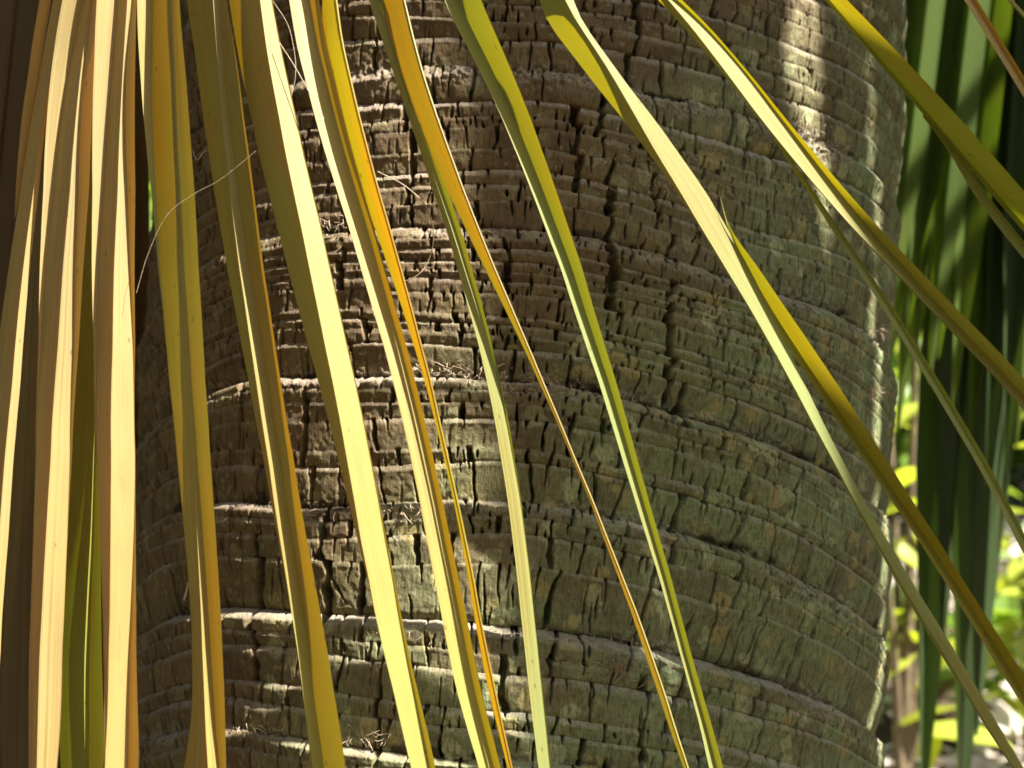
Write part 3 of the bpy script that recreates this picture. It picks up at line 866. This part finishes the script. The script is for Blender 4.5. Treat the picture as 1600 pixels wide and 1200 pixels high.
def petiole(parent, p0, p1, p2, p3, r0, r1):
    v, f = tube_arrays(bez(p0, p1, p2, p3, 22), np.linspace(r0, r1, 22), 10)
    o = link('petiole', mesh_np('petiole', v - np.array(parent.location), f), PETIOLE, parent)
    return o


def trunk_at(z, ang=0.0, r=R):
    """world point on the trunk's skin at local height z and angle ang"""
    return BASE + M @ np.array([r * math.sin(ang), -r * math.cos(ang), z])


def hub_knob(parent, p, r):
    v, f = tube_arrays(np.array(p) + np.array([[0, 0, -1.6], [0, 0, -1.0], [0, 0, 0], [0, 0, 1.0], [0, 0, 1.5]]) * r, np.array([0.1, 0.75, 1.0, 0.75, 0.5]) * r, 10)
    link('hastula', mesh_np('hastula', v - np.array(parent.location), f), PETIOLE, parent)


hub_knob(frond, hub, 0.02)
petiole(frond, hub, hub + np.array([0, -0.02, 0.15]), trunk_at(2.2, -0.2) + np.array([0, -0.16, 0.0]), trunk_at(2.35, -0.2, R * 0.9), 0.012, 0.022)

# loose threads that peel from the leaflet margins
def thread(pixels, y0s, r=0.00022):
    P = [on_leaf_plane(x, y, y0) for (x, y), y0 in zip(pixels, y0s)]
    P = np.array(P)
    t = np.linspace(0, len(P) - 1, 40)
    pts = np.stack([smooth_interp(t, np.arange(len(P)), P[:, k]) for k in range(3)], 1)
    v, f = tube_arrays(pts, r, 5)
    link('leaf_thread', mesh_np('leaf_thread', v - np.array(frond.location), f), FIBRE, frond)


thread([(590, 268), (632, 290), (665, 322), (677, 360), (672, 400), (655, 428), (625, 440), (600, 425)], [YF - .004, YF - .004, YF, YF + .01, YF + .02, YF + .02, YF + .02, YF + .01])
thread([(213, 458), (232, 395), (262, 335), (305, 302), (345, 280), (400, 236)], [YF - .01] * 6, 0.00009)
thread([(425, 0), (448, 35), (458, 70), (462, 110), (455, 150), (435, 180)], [YF - .006] * 6, 0.00013)
thread([(436, 66), (458, 100), (482, 142), (506, 186)], [YF - .012] * 4, 0.0002)
thread([(287, 938), (291, 925), (294, 910)], [YF] * 3, 0.0005)
thread([(301, 236), (308, 250), (318, 238), (330, 232)], [YF + .01] * 4)


# ------------------------------------------------------------------ other fronds
# green fan frond behind the trunk's right side
gh = at_depth(1620, -300, 0.42)
gf = empty('palm_frond', gh, 'green fan frond, its long leaflets coloured dark for shade, hanging beside the right side of the trunk', 'palm frond')
spots = [(1240, 430), (1268, 470), (1292, 500), (1318, 520), (1340, 545), (1358, 560), (1376, 600), (1394, 560), (1400, 690), (1418, 520), (1430, 560), (1440, 1290), (1452, 600), (1466, 560), (1472, 1010), (1488, 640), (1500, 1330), (1515, 700),
         (1526, 1150), (1540, 760), (1556, 700), (1570, 740), (1588, 700), (1604, 690), (1625, 700), (1645, 720), (1665, 700), (1690, 700), (1720, 680), (1750, 640), (1790, 600)]
for i, (x, y) in enumerate(spots):
    long = y > 900
    free_leaflet(gf, gh + np.array([0.006 * (i - 15) - 0.02, 0.006 * (i % 3) + (0.03 if long else 0), 0.008 * abs(i - 15)]), at_depth(x, y, 0.39 + 0.02 * (i % 3) + (0.05 if long else 0)),
                 0.052 if long else 0.034, SHADED_GREEN if y > 720 else GREEN, 0.03, (1, -0.25, 0), 0.9 if i % 2 else -0.8, 0.25 * ((i % 4) - 1.5))
for i, x in enumerate(np.linspace(1215, 1800, 26)):
    free_leaflet(gf, gh + np.array([0.007 * (i - 13), 0.05, 0.008 * abs(i - 13)]), at_depth(x + 8 * math.sin(i * 3.3), 470 + 170 * (i / 25) + 60 * math.sin(i * 1.9), 0.50 + 0.01 * (i % 2)),
                 0.036, GREEN, 0.03, (1, -0.25, 0), 0.8 if i % 2 else -0.8, 0.2 * ((i % 3) - 1))
hub_knob(gf, gh, 0.02)
petiole(gf, gh, gh + np.array([0.02, 0.02, 0.25]), trunk_at(2.6, 1.8) + np.array([0.25, 0.1, 0.0]), trunk_at(2.55, 1.8, R * 0.9), 0.011, 0.02)

# dry frond hanging in the trunk's own shade, left
dh = at_depth(120, -420, 0.02)
df = empty('palm_frond', dh, 'dry brown fan frond hanging in the shade behind the straw-coloured leaflets', 'palm frond')
for i, x in enumerate(np.linspace(-190, 300, 15)):
    y = 1560 + 90 * math.sin(i * 2.1)
    free_leaflet(df, dh + np.array([0.004 * (i - 7), 0, 0]), at_depth(x - (40 if i < 8 else 20 if i < 12 else 90), y, 0.02 + 0.02 * (i % 3)), 0.034, BROWN, 0.0, (1, 0.1, 0), 0.6 if i % 2 else -0.6, 0.15 * ((i % 3) - 1))
hub_knob(df, dh, 0.018)
petiole(df, dh, dh + np.array([0, 0, 0.2]), trunk_at(2.3, -1.4) + np.array([-0.15, 0, 0]), trunk_at(2.4, -1.4, R * 0.9), 0.011, 0.02)
# one dark green leaflet of it shows between the yellow ones
g1 = at_depth(278, -160, -0.05); g2 = at_depth(305, 295, -0.12)
free_leaflet(df, g1, g2, 0.009, GREEN, 0.0, (1, 0.3, 0), 0.5)

# unseen crown fronds, shaped to keep most of the trunk out of the sun
U1 = np.array([math.cos(SUN_AZ), math.sin(SUN_AZ), 0])


def sun_point(px, py, dist):
    a, z = hit(px, py)
    p = BASE + M @ np.array([R * math.sin(a), -R * math.cos(a), z + ZB])
    return p + SUN * dist


def shade_frond(label, hub_, specs, ang, zt):
    o = empty('palm_frond', hub_, label, 'palm frond')
    for (p1, w, m, fo) in specs:
        free_leaflet(o, hub_ + np.array([0, 0, 0]), p1, w, m, 0.0, U1, fo, 0.0, 26, 'leaflet', 7.0)
    hub_knob(o, hub_, 0.022)
    petiole(o, hub_, hub_ + np.array([0, 0, 0.25]), trunk_at(zt, ang) + 0.3 * np.array([math.sin(ang), -math.cos(ang), 0.5]), trunk_at(zt, ang, R * 0.9), 0.013, 0.024)


def fan(label, dist, us, z_end, z_hub, ang, zt, z_ref=2.2):
    """us: (offset across the sun's direction at the height that shades the trunk, width)"""
    uc = np.mean([u for u, w in us])
    base = A0 + SUN * dist
    f = (z_hub - z_ref - (dist - 1.6) * 0.8) / (z_hub - z_end)
    h = base + U1 * uc
    h = np.array([h[0], h[1], z_hub])
    specs = []
    for i, (u, w) in enumerate(us):
        p = base + U1 * (uc + (u - uc) / f)
        specs.append((np.array([p[0], p[1], z_end - 0.04 * math.sin(i * 1.9)]), w, GREEN if i % 3 else OLIVE, 0.3 if i % 2 else -0.3))
    shade_frond(label, h, specs, ang, zt)


def span(u0, u1, gaps):
    """leaflets side by side from u0 to u1, leaving slits at the given places"""
    out, u, k = [], u0, 0
    while u < u1:
        w = 0.046 + 0.008 * math.sin(k * 2.7)
        e = u + w
        for g0, g1 in gaps:
            if u < g1 and e > g0:
                if g0 - u > 0.012:
                    e = g0
                else:
                    u = g1; e = u + w
        out.append((0.5 * (u + e), (e - u) * 1.06))
        u = e; k += 1
    return out


side_a = span(-0.2495, -0.152, []) + span(-0.083, 0.27, [(-0.03, -0.026), (0.06, 0.068)])  # leaflet spans and slits laid out to shape light on the trunk
side_b = span(-0.2485, -0.156, [(-0.196, -0.188)]) + span(-0.079, 0.27, [(-0.033, -0.023), (0.056, 0.072)])
fan('unseen crown frond shaped to shade the right side of the trunk', 1.6, side_a, 1.4, 4.3, 1.1, 3.0)
fan('second unseen crown frond, set higher and shaped to shade the trunk', 1.95, side_b, 1.7, 4.5, 0.8, 3.1)
fan('small unseen frond added low between two shading fronds to leave a sun patch above', 1.6, [(-0.146, .046), (-0.116, .046), (-0.088, .046)], 1.2, 2.38, 1.0, 2.9, 2.05)  # added frond that leaves a sun patch on the trunk's upper right
# unseen frond added across the others to break the slits of light into dapples
cf_hub = A0 + SUN * 1.78 + U1 * 1.1 + np.array([0, 0, 0.45])
crossing = []
for i in (0, 1, 2, 3, 6, 7, 8, 9, 10):
    zz = -0.62 + 0.105 * i + 0.02 * math.sin(i * 2.3)
    p = A0 + SUN * (1.72 + 0.02 * (i % 3)) + U1 * (-0.20 + 0.03 * math.sin(i * 1.7)) + np.array([0, 0, zz])
    crossing.append((p, 0.036 + 0.014 * math.sin(i * 3.1), GREEN, 0.3 if i % 2 else -0.3))
o = empty('palm_frond', cf_hub, 'unseen frond added sideways across the shading fronds to break their light into dapples', 'palm frond')
for (p1, w, m, fo) in crossing:
    free_leaflet(o, cf_hub + np.array([0, 0, 0.5 * (p1[2] - cf_hub[2])]), p1, w, m, 0.0, (0, 0, 1), fo, 0.0, 26, 'leaflet', 3.0)
hub_knob(o, cf_hub, 0.022)
petiole(o, cf_hub, cf_hub + np.array([0.1, 0.05, 0.3]), trunk_at(3.05, 1.7) + np.array([0.4, 0.1, 0.2]), trunk_at(3.0, 1.7, R * 0.9), 0.013, 0.024)

# unseen rest of the crown, added to block sky light; sun's side open
cl = []
rc = random.Random(21)
top = trunk_at(3.25, 0, 0)
crown_E = []
for k in range(22):
    az = k / 22 * 2 * math.pi + rc.uniform(-0.1, 0.1)
    d = np.array([math.sin(az), -math.cos(az), 0])
    dd = (az - SUN_AZ + math.pi) % (2 * math.pi) - math.pi
    if abs(dd) < 0.75:
        continue
    rise = rc.uniform(-0.1, 0.9)
    hb = top + d * rc.uniform(0.7, 1.0) + np.array([0, 0, rise])
    v, f = tube_arrays(bez(top + d * 0.1, top + d * 0.4 + np.array([0, 0, 0.3]), hb - d * 0.2, hb, 10), np.linspace(0.022, 0.012, 10), 6)
    cl.append((v, f))
    sd = np.array([d[1], -d[0], 0])
    for j in range(26):
        b = (j / 25 - 0.5) * 4.2
        dr_ = d * math.cos(b) + sd * math.sin(b)
        L = rc.uniform(0.6, 0.85)
        e = hb + dr_ * L + np.array([0, 0, -rc.uniform(0.15, 0.5) * L])
        m = hb + dr_ * L * 0.55
        wv = np.cross(dr_, [0, 0, 1.0]) * 0.024
        P = np.array([hb, m, e])
        v = np.concatenate([P - wv * np.array([[0.3], [1], [0.1]]), P + np.array([0, 0, -0.014]) * np.array([[0.3], [1], [0.1]]), P + wv * np.array([[0.3], [1], [0.1]])])
        f = np.array([[0, 1, 4, 3], [1, 2, 5, 4], [3, 4, 7, 6], [4, 5, 8, 7]])
        cl.append((v, f))
v, f = join(cl)
v = (v - BASE) @ M
crown = link('crown', mesh_np('crown', v, f, False, None, np.stack([v[:, 0] * 3, v[:, 1]], 1)), GREEN, palm)


# ------------------------------------------------------------------ plants and litter beyond the trunk
def leaf_template(L, w, mat, name):
    n = 9
    t = np.linspace(0, 1, n)
    x = t * L
    hw = w * 0.5 * np.sin(np.pi * np.clip(t, 0.02, 0.985)) ** 0.75
    z = -0.18 * L * t * t
    E = np.stack([np.stack([x, -hw, z + hw * 0.35], 1), np.stack([x, 0 * x, z], 1), np.stack([x, hw, z + hw * 0.35], 1)], 1)
    me = leaflet_mesh(E, np.zeros(3), 0.05, 2)
    me.name = name
    me.materials.append(mat)
    return me


LEAF_G = leaf_template(0.16, 0.07, SHRUB, 'shrub_leaf')
LEAF_Y = leaf_template(0.14, 0.06, SHRUB_Y, 'yellow_shrub_leaf')


def shrub(loc, hgt, spread, nleaf, me, label, seed, size=1.0):
    r = random.Random(seed)
    z0 = float(ground_z(np.array([loc[0]]), np.array([loc[1]]))[0])
    o = empty('leafy_shrub', (loc[0], loc[1], z0 - 0.01), label, 'shrub')
    ends = []
    for s in range(7):
        a = r.uniform(0, 6.28); k = r.uniform(0.3, 1.0)
        e = np.array([math.cos(a) * spread * k, math.sin(a) * spread * k, hgt * r.uniform(0.7, 1.0)])
        pts = bez((0, 0, 0), (0, 0, hgt * 0.4), e * np.array([0.6, 0.6, 0.8]), e, 10)
        v, f = tube_arrays(pts, np.linspace(0.012, 0.004, 10), 6)
        link('stem', mesh_np('stem', v, f), STEM, o)
        ends.append(pts)
    for i in range(nleaf):
        pts = ends[r.randrange(len(ends))]
        p = pts[r.randrange(2, 10)] + np.array([r.uniform(-.05, .05), r.uniform(-.05, .05), r.uniform(-.05, .05)])
        c = bpy.data.objects.new('leaf', me)
        col.objects.link(c)
        c.parent = o
        c.location = p
        c.rotation_euler = (r.uniform(-0.6, 0.6), r.uniform(-0.9, 0.5), r.uniform(0, 6.28))
        k = size * r.uniform(0.7, 1.3)
        c.scale = (k, k, k)
    return o


def place(px, py, Y):
    p = at_depth(px, py, Y)
    return (p[0], p[1])


shrub(place(1420, 700, 1.7), 1.3, 0.26, 40, LEAF_Y, 'yellow-green shrub just behind the trunk, seen through the green frond', 1, 1.0)
shrub(place(1450, 700, 2.6), 0.42, 0.40, 50, LEAF_G, 'low green shrub on the littered ground behind the trunk', 2, 1.1)
shrub(place(1560, 700, 3.2), 0.30, 0.42, 46, LEAF_G, 'spreading green shrub beside pale leaf litter', 3, 1.2)
shrub(place(1620, 700, 2.3), 0.62, 0.30, 46, LEAF_Y, 'small yellow-green shrub at the edge of the leaf litter', 4, 1.0)
shrub(place(1480, 700, 5.5), 1.3, 0.7, 110, LEAF_G, 'taller green shrub standing farther back behind the litter', 5, 1.8)
shrub(place(1640, 700, 6.5), 1.5, 0.8, 110, LEAF_Y, 'tall yellow-green shrub farther back behind the litter', 6, 1.9)
shrub((-1.1, 2.2), 1.6, 0.6, 110, LEAF_G, 'green shrub behind the dry brown frond', 7, 1.4)

# leaf litter on the ground
rl = np.random.default_rng(3)
NL = 9000
ly = rl.uniform(0.6, 9.5, NL); lx = rl.uniform(-0.55, 0.75, NL) * (ly + 1.2)
lv, lf, luv = [], [], []
t = np.linspace(0, 1, 5)
for i in range(NL):
    L = rl.uniform(0.04, 0.15); w = L * rl.uniform(0.25, 0.55)
    hw = w * 0.5 * np.sin(np.pi * np.clip(t, 0.05, 0.95)); cu = rl.uniform(-0.5, 0.9)
    E = np.stack([np.stack([t * L - L / 2, -hw, cu * (t - .5) ** 2 * L + hw * 0.3], 1), np.stack([t * L - L / 2, hw, cu * (t - .5) ** 2 * L + hw * rl.uniform(-.3, .5)], 1)], 1).reshape(-1, 3)
    a, b, c = rl.uniform(0, 6.28), rl.normal(0, 0.35), rl.normal(0, 0.35)
    m = np.array(Matrix.Rotation(a, 3, 'Z') @ Matrix.Rotation(b, 3, 'X') @ Matrix.Rotation(c, 3, 'Y'))
    lv.append(E @ m.T + np.array([lx[i], ly[i], 0.018 + rl.uniform(0, 0.02)]))
    k = np.arange(4) * 2 + i * 10
    lf.append(np.stack([k, k + 1, k + 3, k + 2], 1))
    luv.append(np.stack([np.repeat(t, 2) * 0 + np.tile([0, 1], 5) + rl.uniform(0, 50), np.repeat(t, 2) * 0.1 + rl.uniform(0, 50)], 1))
lv = np.concatenate(lv)
lv[:, 2] += ground_z(lv[:, 0], lv[:, 1])
lit = link('leaf_litter', mesh_np('leaf_litter', lv, np.concatenate(lf), True, None, np.concatenate(luv)), LITTER)
lit['kind'] = 'stuff'
lit['label'] = 'pale dry leaf litter covering the ground behind the trunk'
lit['category'] = 'leaf litter'

# thicket closes the back view; its unseen ring is added to block sky light
NT = 26000
ta = rl.uniform(0, 2 * math.pi, NT); tr_ = rl.uniform(7, 12, NT)
tx = tr_ * np.cos(ta); ty = tr_ * np.sin(ta) - 0.5
top_h = 4.4 + 1.4 * vnoise(tx / 1.7 + 60, ty / 1.7 + 60, 91)
tz = rl.uniform(0, 1, NT) ** 0.8 * top_h
sz = rl.uniform(0.2, 0.5, NT)
d1 = rl.normal(0, 1, (NT, 3)); d1 /= np.linalg.norm(d1, axis=1)[:, None]
d2 = np.cross(d1, rl.normal(0, 1, (NT, 3))); d2 /= np.linalg.norm(d2, axis=1)[:, None]
c = np.stack([tx, ty, tz], 1)
tv = np.stack([c - d1 * sz[:, None], c - d2 * sz[:, None] * .35, c + d1 * sz[:, None], c + d2 * sz[:, None] * .35], 1).reshape(-1, 3)
tf = np.arange(NT * 4).reshape(-1, 4)
tuv = np.tile(np.array([[0, 0], [.5, .1], [1, .2], [.5, .1]]), (NT, 1)) + np.repeat(rl.uniform(0, 60, (NT, 1)), 4, 0)
thk = link('thicket', mesh_np('thicket', tv, tf, False, None, tuv), SHRUB)
thk['kind'] = 'stuff'
thk['label'] = 'far green thicket closing the view, carried round unseen to block low sky light'
thk['category'] = 'thicket'
